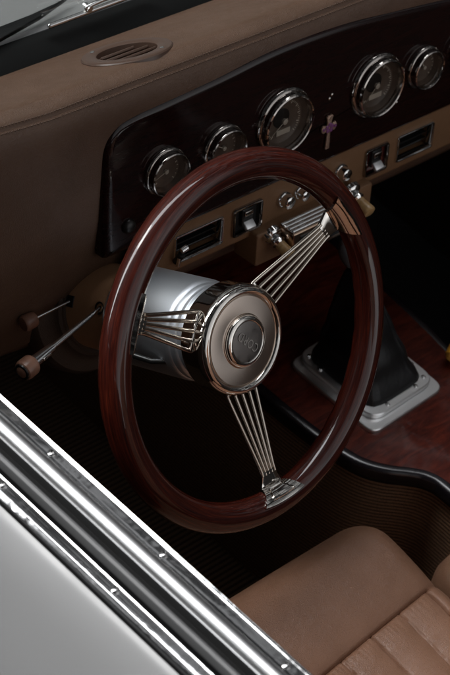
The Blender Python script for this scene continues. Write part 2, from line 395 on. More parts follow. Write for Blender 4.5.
# ================================================================ DASHBOARD
A = math.radians(9.5); UPs = Vector((0, math.sin(A), math.cos(A))); NF = Vector((0, -math.cos(A), math.sin(A))); XX = Vector((1,0,0))
def FPt(x, s, o=0.): return NF*(-.18 + o) + UPs*s + XX*x       # fascia plane: x, height s, o towards the driver
FF = lambda x, s, o=0.: (XX, UPs, NF, FPt(x, s, o))
dash = thing('dashboard', 'brown leather topped dashboard with a dark lacquered gauge panel', 'dashboard', (.29, .21, 0))
XL, XR = -.300, .890
def seam_y(x): return .2200 + max(0, -.09-x)*.10 + .5*max(0, x-.55)**2
def seam_z(x): return .1600 - .10*max(0, x-.60)**2
prof = [(.030,-.163),(.012,-.160),(-.004,-.150),(-.0135,-.132),(-.0170,-.09),(-.0240,-.04),(-.0235,.02),(-.0180,.07),(-.0142,.105),(-.0132,.122),(-.0118,.135),(-.0092,.1450),(-.0062,.1518),(-.0032,.1562),(-.0010,.1586),(-.0003,.1590),(.0002,.1586),(.0007,.1592),(.0030,.1614),(.0075,.1638),(.0135,.1652),(.0210,.1655),(.0320,.1612),(.055,.1480),(.085,.1310),(.115,.1120),(.135,.0990),(.147,.0900),(.152,.080),(.154,.060)]
k0 = prof.index((.0135,.1652)); k1 = prof.index((.147,.0900))
prof = prof[:k0] + [(p.x, p.y) for p in smooth_path([(a, z, 0) for a, z in prof[k0:k1+1]], 8)] + prof[k1+1:]
pn = Vector((0, .545, 1)).normalized(); vc = at(127, 52.5, (0, .275, .1484), pn); vv = pn.cross(XX).normalized()
mb = MB(); rows = []
NX = 300
for i in range(NX+1):
    x = XL + (XR-XL)*i/NX; sy, sz = seam_y(x), seam_z(x)-.16
    rows.append([Vector((x, sy+a, z+sz*max(0, min(1, z/.16)))) for a, z in prof])
mb.grid(rows)
mb.f = [f for f in mb.f if not all((mb.v[i]-vc).length < .0400 and mb.v[i].z > .1 for i in f)]   # opening for the vent
pad = mb.build('padded_top', 'dash_leather', dash, angle=60)
st = MB(); x = XL+.002
while x < XR-.004:
    for off, z in ((-.0021,.1578),(.0029,.1624)):
        sy, sz = seam_y(x)+off, z+seam_z(x)-.16
        st.box((x+.0013, sy, sz), (.00125,.0005,.00055))
    x += .0036
st.build('stitching', 'thread', pad, smooth=False)

# fascia
top = [(-.0268,.13),(-.0245,.143),(-.0200,.1515),(-.0130,.158),(-.004,.1625),(.0156,.1660),(.0488,.1680),(.0825,.1700),(.1286,.1727),(.1982,.1785),(.2714,.1785),(.3486,.1730),(.4731,.1570),(.56,.141),(.592,.131),(.606,.118),(.612,.10),(.613,.02)]
outl = [(-.020,.0045),(-.0245,.006),(-.0262,.012),(-.0268,.05)] + [tuple(p) for p in smooth_path([(a, b_, 0) for a, b_ in top], 5)]
outl = [(p[0], p[1]) for p in outl] + [(.608,.008),(.60,.0045)]
def inset(poly, d):
    n = len(poly); out = []
    for i in range(n):
        a = Vector(poly[i-1]); c = Vector(poly[(i+1) % n]); t = (c-a).normalized(); out.append((poly[i][0]+t.y*d, poly[i][1]-t.x*d))
    return out
mb = MB(); rows = []
for d, o in ((0,-.040),(0,-.0085),(.0005,-.0060),(.0018,-.0036),(.0040,-.0016),(.0070,-.0004),(.0098,0)):
    rows.append([FPt(px, py, o) for px, py in inset(outl, d)])
mb.grid(rows, close_v=True); k = len(outl); o_ = len(mb.v)-k
mb.f.append([o_+i for i in range(k)])
fas = mb.build('gauge_panel', 'fascia_wood', dash, angle=50)
# bright bead along the panel's upper edge
bd = [FPt(px, py, -.0075) for px, py in inset(outl, -.0006)]
i0 = next(k_ for k_, p in enumerate(outl) if p[1] > .163); MB().tube(bd[i0:len(outl)-2], .0010, 8).build('edge_bead', 'gauge_chrome', fas)

# lower strip with real openings
XS = [.012, .0765,.1430, .1615,.2005, .3690,.4025, .4230,.4815, .64]
holes = {1, 3, 5, 7}; s0, s1, sb = -.0425, -.0105, -.052
mb = MB()
SB = sb
for i in range(len(XS)-1):
    x0, x1 = XS[i], XS[i+1]
    segs = [(SB, s0), (s1, .0052)] if i in holes else [(SB, .0052)]
    for a, b_ in segs:
        mb.add([FPt(x0,a,-.007), FPt(x1,a,-.007), FPt(x1,b_,-.007), FPt(x0,b_,-.007)], [[0,1,2,3]])
    if i in holes:
        c = [(x0,s0),(x1,s0),(x1,s1),(x0,s1)]
        mb.add([FPt(*p,-.007) for p in c]+[FPt(*p,-.022) for p in c], [[q, (q+1)%4, (q+1)%4+4, q+4] for q in range(4)])
rows = []
for s_, o in ((SB,-.007),(SB-.003,-.0078),(SB-.0055,-.0105),(SB-.006,-.015),(SB-.005,-.05),(SB-.005,-.09)):
    rows.append([FPt(x,s_,o) for x in XS])
mb.grid(rows)
strip = mb.build('lower_strip', 'boss_leather', dash, angle=40)
def ring_frame(x0, x1, sa, sb_, w, name, m, parent, o=-.007, h=.003):
    f_ = MB(); rows = []
    base = [(x0,sa),(x1,sa),(x1,sb_),(x0,sb_)]
    for d, oo in ((-w, o-.0005), (-w, o+h*.6), (-w*.75, o+h), (-w*.35, o+h*.95), (0, o+h*.35), (.0, o-.006)):
        c = [(x0-(-d if False else 0), 0)]
        P = fillet([(x0+d,sa+d),(x1-d,sa+d),(x1-d,sb_-d),(x0+d,sb_-d)], .0022 - d*.6, 4)
        rows.append([FPt(p[0], p[1], oo) for p in P])
    return f_.grid(rows, close_v=True).build(name, m, parent)
def backing(x0, x1, parent, name='recess', m='cabin_black', o=-.021):
    return MB().add([FPt(x0,s0,o),FPt(x1,s0,o),FPt(x1,s1,o),FPt(x0,s1,o)], [[0,1,2,3]]).build(name, m, parent, smooth=False)
for i in (1, 7):
    f_ = ring_frame(XS[i]+.001, XS[i+1]-.001, s0+.001, s1-.001, .0032, 'air_outlet_frame', 'chrome', dash)
    backing(XS[i], XS[i+1], f_)
    for q in range(3):
        MB().box(FPt((XS[i]+XS[i+1])/2, s0+.008+.008*q, -.017), ((XS[i+1]-XS[i])/2-.001, .0006, .003), (XX, UPs, NF)).build('louvre', 'black_plastic', f_)
lv = MB().tube([FPt(.0765,-.040,-.004), FPt(.0770,-.026,.004)], .0042, 16).build('outlet_lever', 'black_plastic', dash)
MB().tube([FPt(.0752,-.0215,.004), FPt(.0762,-.0215,.0042), FPt(.0835,-.0195,.0045), FPt(.0845,-.0195,.0045)], [.0026,.0036,.0036,.0024], 16).build('lever_tip', 'chrome', lv)
MB().tube([FPt(.0745,-.042,.001), FPt(.0745,-.030,.003)], .0022, 12).build('lever_pin', 'chrome', lv)
for i, inner in ((3, 'cabin_black'), (5, 'burgundy_enamel')):
    f_ = ring_frame(XS[i]+.001, XS[i+1]-.001, s0+.001, s1-.001, .0036, 'switch_frame', 'gauge_chrome', dash, h=.0038)
    backing(XS[i], XS[i+1], f_, 'switch_plate', inner, -.010)
    xc = (XS[i]+XS[i+1])/2
    MB().box(FPt(xc, -.024, -.008), (.008,.011,.003), (XX, UPs, NF)).build('rocker_well', 'black_plastic', f_, bevel=.001)
    ax2 = Matrix.Rotation(math.radians(-48), 3, 'X')
    MB().box(FPt(xc, -.033, -.002), (.0072,.0052,.0025), (XX, ax2 @ UPs, ax2 @ NF)).build('rocker_switch', 'plate_steel', f_, bevel=.0012)
    MB().box(FPt(xc, -.0185, -.0045), (.0062,.0030,.002), (XX, UPs, NF)).build('rocker_top', 'gauge_chrome', f_, bevel=.001)
def push_knob(x, s_, r):
    k_ = MB().lathe([(r*1.32,0),(r*1.32,.002),(r*1.2,.0034),(r*1.02,.0036),(r*1.0,.004),(r,.010),(r*.94,.0122),(r*.8,.013),(r*.0+.0002,.0136)], FF(x, s_, -.007), 40, cap1=True).build('round_knob', 'chrome', dash)
push_knob(.2375, -.0235, .0078); push_knob(.2615, -.0235, .0066); push_knob(.3270, -.0205, .0078)

# radio
rad = MB()
P = fillet([(.188,-.090),(.372,-.090),(.372,-.0465),(.188,-.0465)], .004, 5); rows = []
for d, o in ((0,-.03),(0,.0035),(.0008,.005),(.002,.0056)):
    cx_, cy_ = .28, -.068
    rows.append([FPt(p[0]+(d if p[0] < cx_ else -d), p[1]+(d if p[1] < cy_ else -d), o) for p in P])
rad.grid(rows, close_v=True); k = len(P); o_ = len(rad.v)-k; rad.f.append([o_+i for i in range(k)])
radio = rad.build('radio_plate', 'boss_leather', dash)
MB().box(FPt(.268,-.0635,.016), (.047,.0170,.0130), (XX, UPs, NF)).build('tuner_box', 'brown_chrome', radio, bevel=.003)
for q in range(4):
    MB().tube([FPt(.223,-.0458,.0070+.0060*q), FPt(.313,-.0458,.0070+.0060*q)], .0026, 12).build('tuner_rib', 'chrome', radio)
MB().box(FPt(.268,-.0632,.0290), (.036,.0105,.0012), (XX, UPs, NF)).build('tuner_window', 'black_plastic', radio, bevel=.0008)
for x_, s_ in ((.2125,-.0565), (.3375,-.0470)):
    ax = (NF*.93 - UPs*.36).normalized(); u_ = XX; v_ = ax.cross(u_); org = FPt(x_, s_, .004)
    kb = MB().lathe([(.0125,-.004),(.0125,.0015),(.0105,.004),(.0075,.0055),(.0070,.0085),(.0085,.0105),(.0085,.0125),(.006,.0150)], (u_, v_, ax, org), 32, cap1=True).build('knob_flange', 'chrome', radio)
    MB().lathe([(.0050,.0135),(.0062,.0145),(.0066,.020),(.0078,.029),(.0082,.0325),(.0075,.0345),(.0055,.0355),(.0003,.0357)], (u_, v_, ax, org), 32, cap0=True, cap1=True).build('tapered_knob', 'ivory', kb)
    MB().tube([org-XX*.012+UPs*.004-NF*.004, org-XX*.012+UPs*.004+NF*.010], .0042, 16).build('side_stud', 'chrome', kb)

# gauges
def gauge(x, s_, r, nd_ang):
    big = r > .033
    g = MB().lathe([(r*.97,-.004),(r,.0),(r*1.02,.002),(r*1.0,.0040),(r*.955,.0052),(r*.93,.0054),(r*.925,.0095),(r*.935,.0112),(r*.915,.0130),(r*.875,.0138),(r*.845,.0130),(r*.825,.0108),(r*.80,.0060)], FF(x, s_), 72).build('gauge', 'gauge_chrome', dash)
    fc = MB().lathe([(r*.81,.0065),(r*.70,.0018),(r*.69,.0012),(r*.3,.0010),(.0004,.0010)], FF(x, s_), 56, cap1=True).build('dial', 'gauge_dial', g, angle=60)
    mk = MB(); n_ = 40 if big else 16
    for q in range(n_+1):
        an = math.radians(225 - 270*q/n_); L = .10 if q % 4 == 0 else .055
        ct, stt = math.cos(an), math.sin(an); er = XX*ct+UPs*stt; et = -XX*stt+UPs*ct
        mk.box(FPt(x, s_, .0014) + er*(r*(.64-L/2)), (r*L/2, .00035 if q % 4 else .0006, .0002), (er, et, NF))
    mk.build('tick_marks', 'dial_mark', g, smooth=False)
    if big:
        MB().lathe([(r*.30,.0012),(r*.30,.0020),(r*.26,.0022),(.0003,.0022)], (XX, UPs, NF, FPt(x-r*.10, s_+r*.12)), 36, cap1=True).build('sub_dial', 'dial_dark', g)
        MB().box(FPt(x, s_-r*.34, .0018), (r*.26, r*.085, .0006), (XX, UPs, NF)).build('counter_window', 'dial_mark', g)
    an = math.radians(nd_ang); er = XX*math.cos(an)+UPs*math.sin(an); et = -XX*math.sin(an)+UPs*math.cos(an); c = FPt(x, s_, .0036)
    nm = MB().add([c-er*r*.12-et*.0008, c-er*r*.12+et*.0008, c+er*r*.58+et*.0002, c+er*r*.58-et*.0002], [[0,1,2,3]])
    nm.lathe([(r*.09,.002),(r*.09,.0048),(r*.06,.0054),(.0002,.0055)], FF(x, s_), 20, cap1=True)
    nm.build('needle', 'dial_mark', g)
    MB().lathe([(r*.86,.0100),(r*.6,.0118),(r*.3,.0128),(.0003,.0131)], FF(x, s_), 56, cap1=True).build('gauge_glass', 'gauge_glass_mat', g)
gauge(.0505, .0875, .0272, 200); gauge(.1305, .0865, .0272, 150); gauge(.2185, .0880, .0385, 215)
gauge(.3620, .0835, .0385, 225); gauge(.4400, .0815, .0262, 120); gauge(.5140, .0790, .0262, 160)
for (x_, s_) in ((.2890,.0905),(.2925,.0945),(.4025,.0470)):
    MB().lathe([(.0022,0),(.0022,.0008),(.0012,.0016),(.0002,.0017)], FF(x_, s_), 16, cap1=True).build('panel_screw', 'gauge_chrome', fas)
MB().lathe([(.0085,0),(.0085,.0015),(.0075,.004),(.0045,.006),(.0003,.0066)], FF(.004,.038), 32, cap1=True).build('dimmer_button', 'dial_dark', fas)

# vent on the pad
FV = (XX, vv, pn, vc)
vent = MB().lathe([(.0478,-.006),(.0478,.0006),(.0468,.0019),(.0450,.0024),(.0335,.0022),(.0318,.0012),(.0314,-.019)], FV, 96).build('air_vent', 'vent_plastic', dash)
MB().lathe([(.0316,-.019),(.0003,-.020)], FV, 48, cap1=True).build('vent_well', 'cabin_black', vent)
for q in range(4):
    oy = -.0215 + .0142*q; hw = math.sqrt(.0302**2-oy*oy)
    ax3 = Matrix.Rotation(math.radians(-28), 3, 'X'); 
    MB().box(vc + vv*oy + pn*(-.0045), (hw, .0066, .0017), (XX, ax3 @ vv, ax3 @ pn)).build('vent_slat', 'vent_plastic', vent, bevel=.0010)
for dx_, dy_ in ((.018,-.0355),(-.018,.0355)):
    sc_ = MB().lathe([(.0024,.001),(.0026,.0028),(.0018,.0034),(.0009,.0034),(.0006,.0026),(.0002,.0026)], (XX, vv, pn, vc+XX*dx_+vv*dy_), 20, cap1=True).build('vent_screw', 'chrome', vent)
# black underside
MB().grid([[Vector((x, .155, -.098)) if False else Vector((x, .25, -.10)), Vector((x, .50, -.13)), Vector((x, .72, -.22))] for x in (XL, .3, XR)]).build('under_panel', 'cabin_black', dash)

# cross ornament
cx, cs = .2905, .0485
cross = thing('cross_ornament', 'small flared metal cross with purple enamel hung beside the large gauges', 'ornament', FPt(cx, cs), None)
pl = [(-.0030,-.0215),(.0030,-.0215),(.0024,-.004),(.0022,.0022),(.0085,.0006),(.0112,.0036),(.0120,.0070),(.0095,.0112),(.0065,.0100),(.0030,.0092),(.0034,.0150),(.0050,.0200),(.0028,.0222),(0,.0212),(-.0028,.0222),(-.0050,.0200),(-.0034,.0150),(-.0030,.0092),(-.0065,.0100),(-.0095,.0112),(-.0120,.0070),(-.0112,.0036),(-.0085,.0006),(-.0022,.0022),(-.0024,-.004)]
MB().prism([FPt(cx+a, cs+b_, .0032) for a, b_ in pl], NF*-.0026).build('cross_body', 'cross_gold', cross, bevel=.0005)
fl = MB()
for q in range(5):
    an = 2*PI*q/5+.3; fl.lathe([(.0028,0),(.0024,.0010),(.0003,.0014)], (XX, UPs, NF, FPt(cx+.0040*math.cos(an), cs+.006+.0040*math.sin(an), .0030)), 12, cap1=True)
for a, b_ in ((-.0088,.006),(.0088,.006)): fl.lathe([(.0022,0),(.0018,.001),(.0003,.0012)], (XX, UPs, NF, FPt(cx+a, cs+b_, .0030)), 12, cap1=True)
fl.build('enamel_flower', 'cross_purple', cross)

# ================================================================ WINDSCREEN, WIPER, BODY
ws = thing('windscreen', 'clear windscreen set in a black rubber seal at the front of the dash', 'windscreen', (.29,.41,.09))
tilt = Vector((0,-.42,1)).normalized()
g0 = Vector((0,.414,.094))
P = [g0+XX*XL, g0+XX*XR, g0+XX*(XR-.06)+tilt*.36, g0+XX*(XL+.06)+tilt*.36]
nrm = tilt.cross(XX).normalized()
MB().prism(P, nrm*.005).build('glass', 'clear_glass', ws, smooth=False)
rows = []
for a, z in ((-.045,.074),(-.030,.086),(-.012,.0925),(-.003,.0955),(.0005,.0945),(.002,.090),(.003,.080)):
    rows.append([Vector((x, .412+a, z-.006)) for x in (XL-.02, .1, .3, XR+.02)])
MB().grid(rows).build('rubber_seal', 'black_rubber', ws)
MB().tube([P[0], P[3], P[2], P[1]], .008, 12).build('frame', 'chrome', ws)

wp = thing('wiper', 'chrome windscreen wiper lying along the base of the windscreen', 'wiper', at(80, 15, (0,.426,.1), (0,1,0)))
yb = .430
wa = at(48, 26.5, (0,0,.101), (0,0,1)); wb = at(150, -11, (0,0,.103), (0,0,1))
MB().tube([wa, wa.lerp(wb,.01), wb], [.0018,.0030,.0030], 16).build('blade', 'chrome', wp)
dx_ = (wb-wa).normalized(); upw = Vector((0,-.3,1)).normalized()
c1 = at(88, 8.5, (0,0,.106), (0,0,1)); c2 = at(112, -1, (0,0,.106), (0,0,1))
cl = MB().tube(smooth_path([c1-dx_*.003, c1+upw*.004, c1.lerp(c2,.5)+upw*.006, c2+upw*.005, c2+dx_*.02+upw*.004], 6), .0026, 12).build('clip', 'chrome', wp)
MB().tube([c1+Vector((0,-.004,.001)), c1+Vector((0,.006,.001))], .0036, 16).build('pivot', 'chrome', wp)
# tapered black strip on the scuttle, for a dark shape behind the glass
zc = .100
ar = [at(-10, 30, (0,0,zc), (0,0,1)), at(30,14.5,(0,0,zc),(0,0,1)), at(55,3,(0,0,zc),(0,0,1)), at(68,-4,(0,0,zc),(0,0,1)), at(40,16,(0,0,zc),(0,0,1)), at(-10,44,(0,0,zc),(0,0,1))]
MB().prism(ar, (0,0,-.006)).build('dark_strip', 'black_plastic', wp, bevel=.001)

body = thing('roadster', 'pale grey roadster body with a dark carpeted cabin', 'car body', (.29, 0, -.95))
rows = []
for i in range(24):
    y = .4155 + 1.5*(i/23)**1.6
    rows.append([Vector((.29 + .66*q/14*(1-.15*i/23), y, .087 + .006*min(1, i/6) - .04*abs(q/14)**4 - .05*(i/23)**2)) for q in range(-14, 15)])
MB().grid(rows).build('bonnet', 'body_paint', body)
MB().grid([[Vector((x, .365, .062)), Vector((x,.385,.060)), Vector((x,.44,.062))] for x in (XL-.03, XR+.03)]).build('gutter', 'gutter_black', body)
# carpets
def ribs_wall(path, z0, z1, pitch, amp, name):
    N = int((z1-z0)/pitch*5); rows = []
    for i in range(N+1):
        z = z0 + (z1-z0)*i/N; ph = 2*PI*(z-z0)/pitch; off = amp*(abs(math.sin(ph/2))**.7)
        row = []
        for q, p in enumerate(path):
            a = path[max(q-1,0)]; c = path[min(q+1,len(path)-1)]; t = Vector((c[0]-a[0], c[1]-a[1])).normalized()
            w = 0
            row.append(Vector((p[0]+t.y*(off+w) , p[1]-t.x*(off+w), z)))
        rows.append(row)
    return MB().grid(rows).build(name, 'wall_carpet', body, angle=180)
edge = [(.208,.70,0),(.212,.40,0),(.2165,.20,0),(.2213,.107,0),(.225,.0665,0),(.229,.0355,0),(.236,-.0007,0),(.2455,-.0265,0),(.262,-.048,0),(.282,-.066,0),(.2965,-.083,0),(.303,-.110,0),(.304,-.20,0),(.304,-.50,0),(.304,-.90,0)]
ep = smooth_path(edge, 12)
# side wall follows the console edge; drawn from back to front so that it faces the driver
sidepath = [(p.x+.004, p.y) for p in ep]
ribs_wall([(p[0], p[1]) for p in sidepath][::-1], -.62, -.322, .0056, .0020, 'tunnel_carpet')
rows = []
for i in range(0, 421):
    y = -.9 + 1.6*i/420
    rows.append([Vector((x, y, -.62 + .0016*abs(math.sin(PI*(y)/.0076)))) for x in (XL-.01, -.1, .05, .2, .32)])
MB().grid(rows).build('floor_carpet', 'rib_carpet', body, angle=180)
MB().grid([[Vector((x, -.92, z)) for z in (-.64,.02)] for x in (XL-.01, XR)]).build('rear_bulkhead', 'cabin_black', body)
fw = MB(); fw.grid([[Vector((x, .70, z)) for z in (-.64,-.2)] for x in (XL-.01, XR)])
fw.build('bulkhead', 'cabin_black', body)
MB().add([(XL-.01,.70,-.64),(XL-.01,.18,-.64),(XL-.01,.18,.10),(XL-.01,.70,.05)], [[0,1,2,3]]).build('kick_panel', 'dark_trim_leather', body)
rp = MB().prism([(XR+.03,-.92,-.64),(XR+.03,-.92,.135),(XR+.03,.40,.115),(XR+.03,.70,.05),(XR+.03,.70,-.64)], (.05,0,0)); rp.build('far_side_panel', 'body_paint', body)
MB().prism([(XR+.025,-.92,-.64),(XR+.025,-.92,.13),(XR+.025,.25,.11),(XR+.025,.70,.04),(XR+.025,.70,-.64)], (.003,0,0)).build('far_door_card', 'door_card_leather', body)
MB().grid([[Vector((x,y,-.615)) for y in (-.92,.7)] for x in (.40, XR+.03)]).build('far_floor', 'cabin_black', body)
g = MB().grid([[Vector((x, y, -1.0)) for x in (-90,-1,1.5,90)] for y in (-90,-1,2,90)]).build('ground', 'asphalt'); g['kind'] = 'structure'; g['label'] = 'dark asphalt under the car'

# ================================================================ CONSOLE
cons = thing('centre_console', 'burgundy lacquered wood console on the transmission tunnel', 'console', (.35,.05,-.31))
inner = [(p.x, p.y) for p in ep if p.y < .62 and p.y > -.7]
rows = []
for (x, y) in inner:
    xr = .70 - x; row = []
    for q in range(17):
        t = q/16; xx = x + (xr-x)*t
        row.append(Vector((xx, y, -.3105 + .0035*math.sin(PI*t) + .010*math.exp(-((t)/.05)**2)*0)))
    rows.append(row)
MB().grid(rows).build('wood_top', 'console_wood', cons, angle=60)
lip = []
for sgn in (0, 1):
    pth = [Vector((x if sgn == 0 else .70-x, y, -.313)) for x, y in inner]
    tb = MB(); rws = []
    for q, p in enumerate(pth):
        a = pth[max(q-1,0)]; c = pth[min(q+1,len(pth)-1)]; t = (c-a).normalized(); nn = Vector((t.y, -t.x, 0)) * (1 if sgn == 0 else -1)
        rws.append([p + nn*a_ + Vector((0,0,b_)) for a_, b_ in ((-.009,.0022),(-.005,.0034),(.001,.0036),(.0045,.0020),(.0062,-.0015),(.0070,-.010),(.0062,-.0160),(.003,-.0185),(-.003,-.018))])
    tb.grid(rws).build('edge_trim', 'console_edge', cons, angle=60)
MB().grid([[Vector((.70-p.x-.004, p.y, z)) for p in ep] for z in (-.62,-.322)]).build('far_side', 'cabin_black', cons)

# gear lever: plates, boot, knob
gl_ = thing('gear_lever', 'black leather gear lever boot in a riveted steel frame', 'gear lever', (.36,.07,-.305))
pz = -.3020
lp = [at(*p, (0,0,pz-.002), (0,0,1)) for p in ((299,356),(335,334),(446,384),(387,429))]
lp2 = [at(*p, (0,0,pz+.004), (0,0,1)) for p in ((310,349),(338,334),(443,373),(384,416))]
def plate(P4, r, hole, z0, z1, name):
    O = fillet([(p.x, p.y) for p in P4], r, 8); cc = sum((Vector(o) for o in O), Vector((0,0)))/len(O)
    I = fillet([tuple(cc + (Vector((p.x, p.y))-cc)*hole) for p in P4], r*1.25, 8)
    b_ = .0012
    rows = [[Vector((p[0],p[1],z0)) for p in O], [Vector((p[0],p[1],z1-b_)) for p in O], [Vector((*(Vector(p)+(cc-Vector(p)).normalized()*b_), z1)) for p in O],
            [Vector((*(Vector(p)-(cc-Vector(p)).normalized()*b_), z1)) for p in I], [Vector((p[0],p[1],z1-b_)) for p in I], [Vector((p[0],p[1],z0)) for p in I]]
    return MB().grid(rows, close_v=True).build(name, 'plate_steel', gl_), O, I, cc
# regular rectangles fitted to those corners
cxy = sum((Vector((p.x,p.y)) for p in lp), Vector((0,0)))/4
def rect(c, hw, hl, rot, z):
    R2 = Matrix.Rotation(rot, 2); return [Vector((*(c + R2 @ Vector(v_)), z)) for v_ in ((-hw,hl),(hw,hl),(hw,-hl),(-hw,-hl))]
low, O1, I1, cc1 = plate(rect(cxy, .066, .072, math.radians(3), pz), .016, .80, pz-.006, pz-.001, 'base_plate')
upp, O2, I2, cc2 = plate(rect(cxy+Vector((.003,.006)), .058, .066, math.radians(3), pz), .022, .84, pz-.0005, pz+.006, 'clamp_frame')
R2 = Matrix.Rotation(math.radians(3), 2)
for v_ in ((-.051,.030),(-.051,-.030),(.051,.030),(.051,-.030),(-.026,-.059),(.026,-.059),(-.026,.059),(.026,.059),(-.046,.054),(.046,-.054)):
    p = cc2 + R2 @ Vector(v_)
    MB().lathe([(.0030,.0),(.0030,.0012),(.0020,.0022),(.0003,.0025)], (XX, Vector((0,1,0)), Vector((0,0,1)), Vector((p.x,p.y,pz+.006))), 16, cap1=True).build('rivet', 'chrome', upp)
apex = at(356, 270, (0,.118,0), (0,1,0)); rows = []
IB = fillet([(p.x,p.y) for p in rect(cc2, .0490, .0560, math.radians(3), 0)], .020, 10)
for i in range(27):
    t = i/26; c = Vector((cc2.x, cc2.y, pz+.002)).lerp(apex, t); sc_ = (1-t)**.9*(1-.10*math.sin(PI*t)) + .17*t**.7
    sc_ *= 1 + .035*math.sin(t*26)*(1-t)
    row = []
    for k_, p in enumerate(IB):
        q = (Vector(p)-cc2)*sc_; wob = 1+.05*math.sin(k_*1.9+t*7)*t*(1-t)*3
        row.append(c + Vector((q.x*wob, q.y*wob, 0)))
    rows.append(row)
MB().grid(rows, close_v=True).build('boot', 'boot_leather', gl_, angle=80)
ld = (apex - Vector((.36,.07,-.30))).normalized()
MB().tube([apex-ld*.02, apex+ld*.03], .0065, 20).build('lever', 'lever_grey', gl_)
lu = ld.cross(Vector((0,1,0))).normalized(); lv_ = ld.cross(lu)
MB().lathe([(.008,0),(.012,.005),(.0150,.014),(.0155,.022),(.0135,.031),(.008,.037),(.0003,.039)], (lu, lv_, ld, apex+ld*.008), 36, cap0=True, cap1=True).build('knob', 'lever_grey', gl_)

# amber handle past the console
ah = thing('amber_handle', 'small amber grip beyond the console at the right edge of the view', 'handle', at(447,352,(0,0,-.30),(0,0,1)))
a0 = at(449,360,(0,0,-.30),(0,0,1)); 
MB().tube([a0, a0+Vector((.003,0,.004)), a0+Vector((.03,.01,.012)), a0+Vector((.045,.012,.014))], [.004,.009,.011,.006], 20).build('grip', 'amber', ah)
MB().tube([a0+Vector((.04,.012,.013)), a0+Vector((.09,.02,-.02))], .004, 12).build('stem', 'chrome', ah)

# ================================================================ SEATS
def rbox(x0, x1, y0, y1, z0, z1, r, disp, step=.006, rc=None, warp=None):
    """rounded box with displaced top; rc: plan corner radius"""
    rc = rc or r
    mb = MB()
    def surf(x, y, z):
        ix = min(max(x, x0+rc), x1-rc); iy = min(max(y, y0+rc), y1-rc)
        dx, dy = x-ix, y-iy; dl = math.hypot(dx, dy)
        if dl > 1e-9 and max(abs(dx), abs(dy)) > 0:
            m_ = max(abs(dx), abs(dy)); k_ = m_/dl; dx *= k_; dy *= k_; x, y = ix+dx, iy+dy; dist = math.hypot(dx, dy)
        else: dist = 0
        return x, y, dist
    nx = int((x1-x0)/step); ny = int((y1-y0)/step); rows = []
    for i in range(nx+1):
        row = []
        for j in range(ny+1):
            gx, gy_ = x0+(x1-x0)*i/nx, y0+(y1-y0)*j/ny
            if warp: gy_ = warp(gx, gy_)
            x, y, dist = surf(gx, gy_, z1)
            e = max(0, dist-(rc-r))/r; e = min(e, 1)
            z = z1 - r*(1-math.sqrt(max(0, 1-e*e)))
            row.append(Vector((x, y, z + disp(x, y)*(1-e**3))))
        rows.append(row)
    mb.grid(rows)
    per = [rows[i][0] for i in range(nx+1)] + [rows[nx][j] for j in range(1, ny+1)] + [rows[i][ny] for i in range(nx-1, -1, -1)] + [rows[0][j] for j in range(ny-1, 0, -1)]
    mb.grid([per, [Vector((p.x, p.y, z0)) for p in per]], close_v=True)
    return mb
def seam_seat(x): return -.2285 + .10*(x+.02) 
PL = [-.189, -.1404, -.0918, -.0432, .0054, .0540, .1026, .1500]
def seat_disp(cx_):
    def f(x, y):
        x = x - cx_; d = .006*math.cos(min(1, abs(x)/.2)*PI/2)
        ys = seam_seat(x) ; gy = y-ys
        if gy > 0:   # smooth front roll
            d += .012*math.sin(min(1, gy/.15)*PI)**.9 if gy < .15 else 0
            d += .0028*(1-math.exp(-gy/.006)) - .0022*math.exp(-(gy/.0014)**2)
        else:
            g = -gy
            d += .0045*(1-math.exp(-g/.007)) - .0022*math.exp(-(g/.0014)**2) - .02*min(1, g/.35) - .001
            if PL[0] < x < PL[-1]:
                dm = min(abs(x-p) for p in PL); u_ = min(1, dm/.0243)
                d += (.0042*math.sin(u_*PI/2)**.7 - .0030)*(1-math.exp(-g/.004)) + .00035*math.sin(x*900+1.5*math.sin(x*170))*math.exp(-g/.010) - .0026*math.exp(-(dm/.0012)**2)
                d += .0005*math.sin(y*210+x*60+2*math.sin(x*31))*math.exp(-(dm/.006)**2)
            else:
                dm = min(abs(x-PL[0]), abs(x-PL[-1])); d += .0045*(1-math.exp(-(dm/.009)**1.2)) - .0030*math.exp(-(dm/.0020)**2)
        return d
    return f
def seat(cx_, label):
    s_ = thing('bucket_seat', label, 'seat', (cx_, -.35, -.62), group=None)
    cu_ = rbox(cx_-.215, cx_+.186, -.62, -.082, -.56, -.285, .046, seat_disp(cx_), .0012, .052, lambda x, y: y + (seam_seat(x-cx_)+.2285)*math.exp(-((y+.2285)/.075)**2)).build('cushion', 'seat_leather', s_, angle=75)
    tb = MB(); y = -.11
    while y > -.5:
        tb.box((cx_+.1795, y, -.3105), (.0004,.0013,.0004)); y -= .0042
    tb.build('stitching', 'seat_thread', cu_, smooth=False)
    bk = rbox(-.20, .20, 0, .55, -.10, 0, .045, lambda x, y: 0, .012, .06)
    Rm = Matrix.Translation((cx_, -.60, -.26)) @ Matrix.Rotation(math.radians(105), 4, 'X')
    bk.v = [Rm @ Vector((p.x, p.y, -p.z)) for p in bk.v]
    bk.build('backrest', 'seat_leather', s_, angle=75)
    MB().box((cx_-.012, -.36, -.585), (.15,.22,.025)).build('seat_base', 'cabin_black', s_, bevel=.004)
    return s_
seat(.0, 'tan leather driver seat with pleated cushion in front of the chrome door top')
ar_ = thing('armrest', 'small tan leather armrest beside the driver seat at the right edge', 'armrest', (.35,-.35,-.60))
rbox(.232, .468, -.60, -.150, -.62, -.352, .035, lambda x, y: .004*math.sin((x-.232)/.236*PI), .006, .05).build('cushion', 'seat_leather', ar_, angle=75)

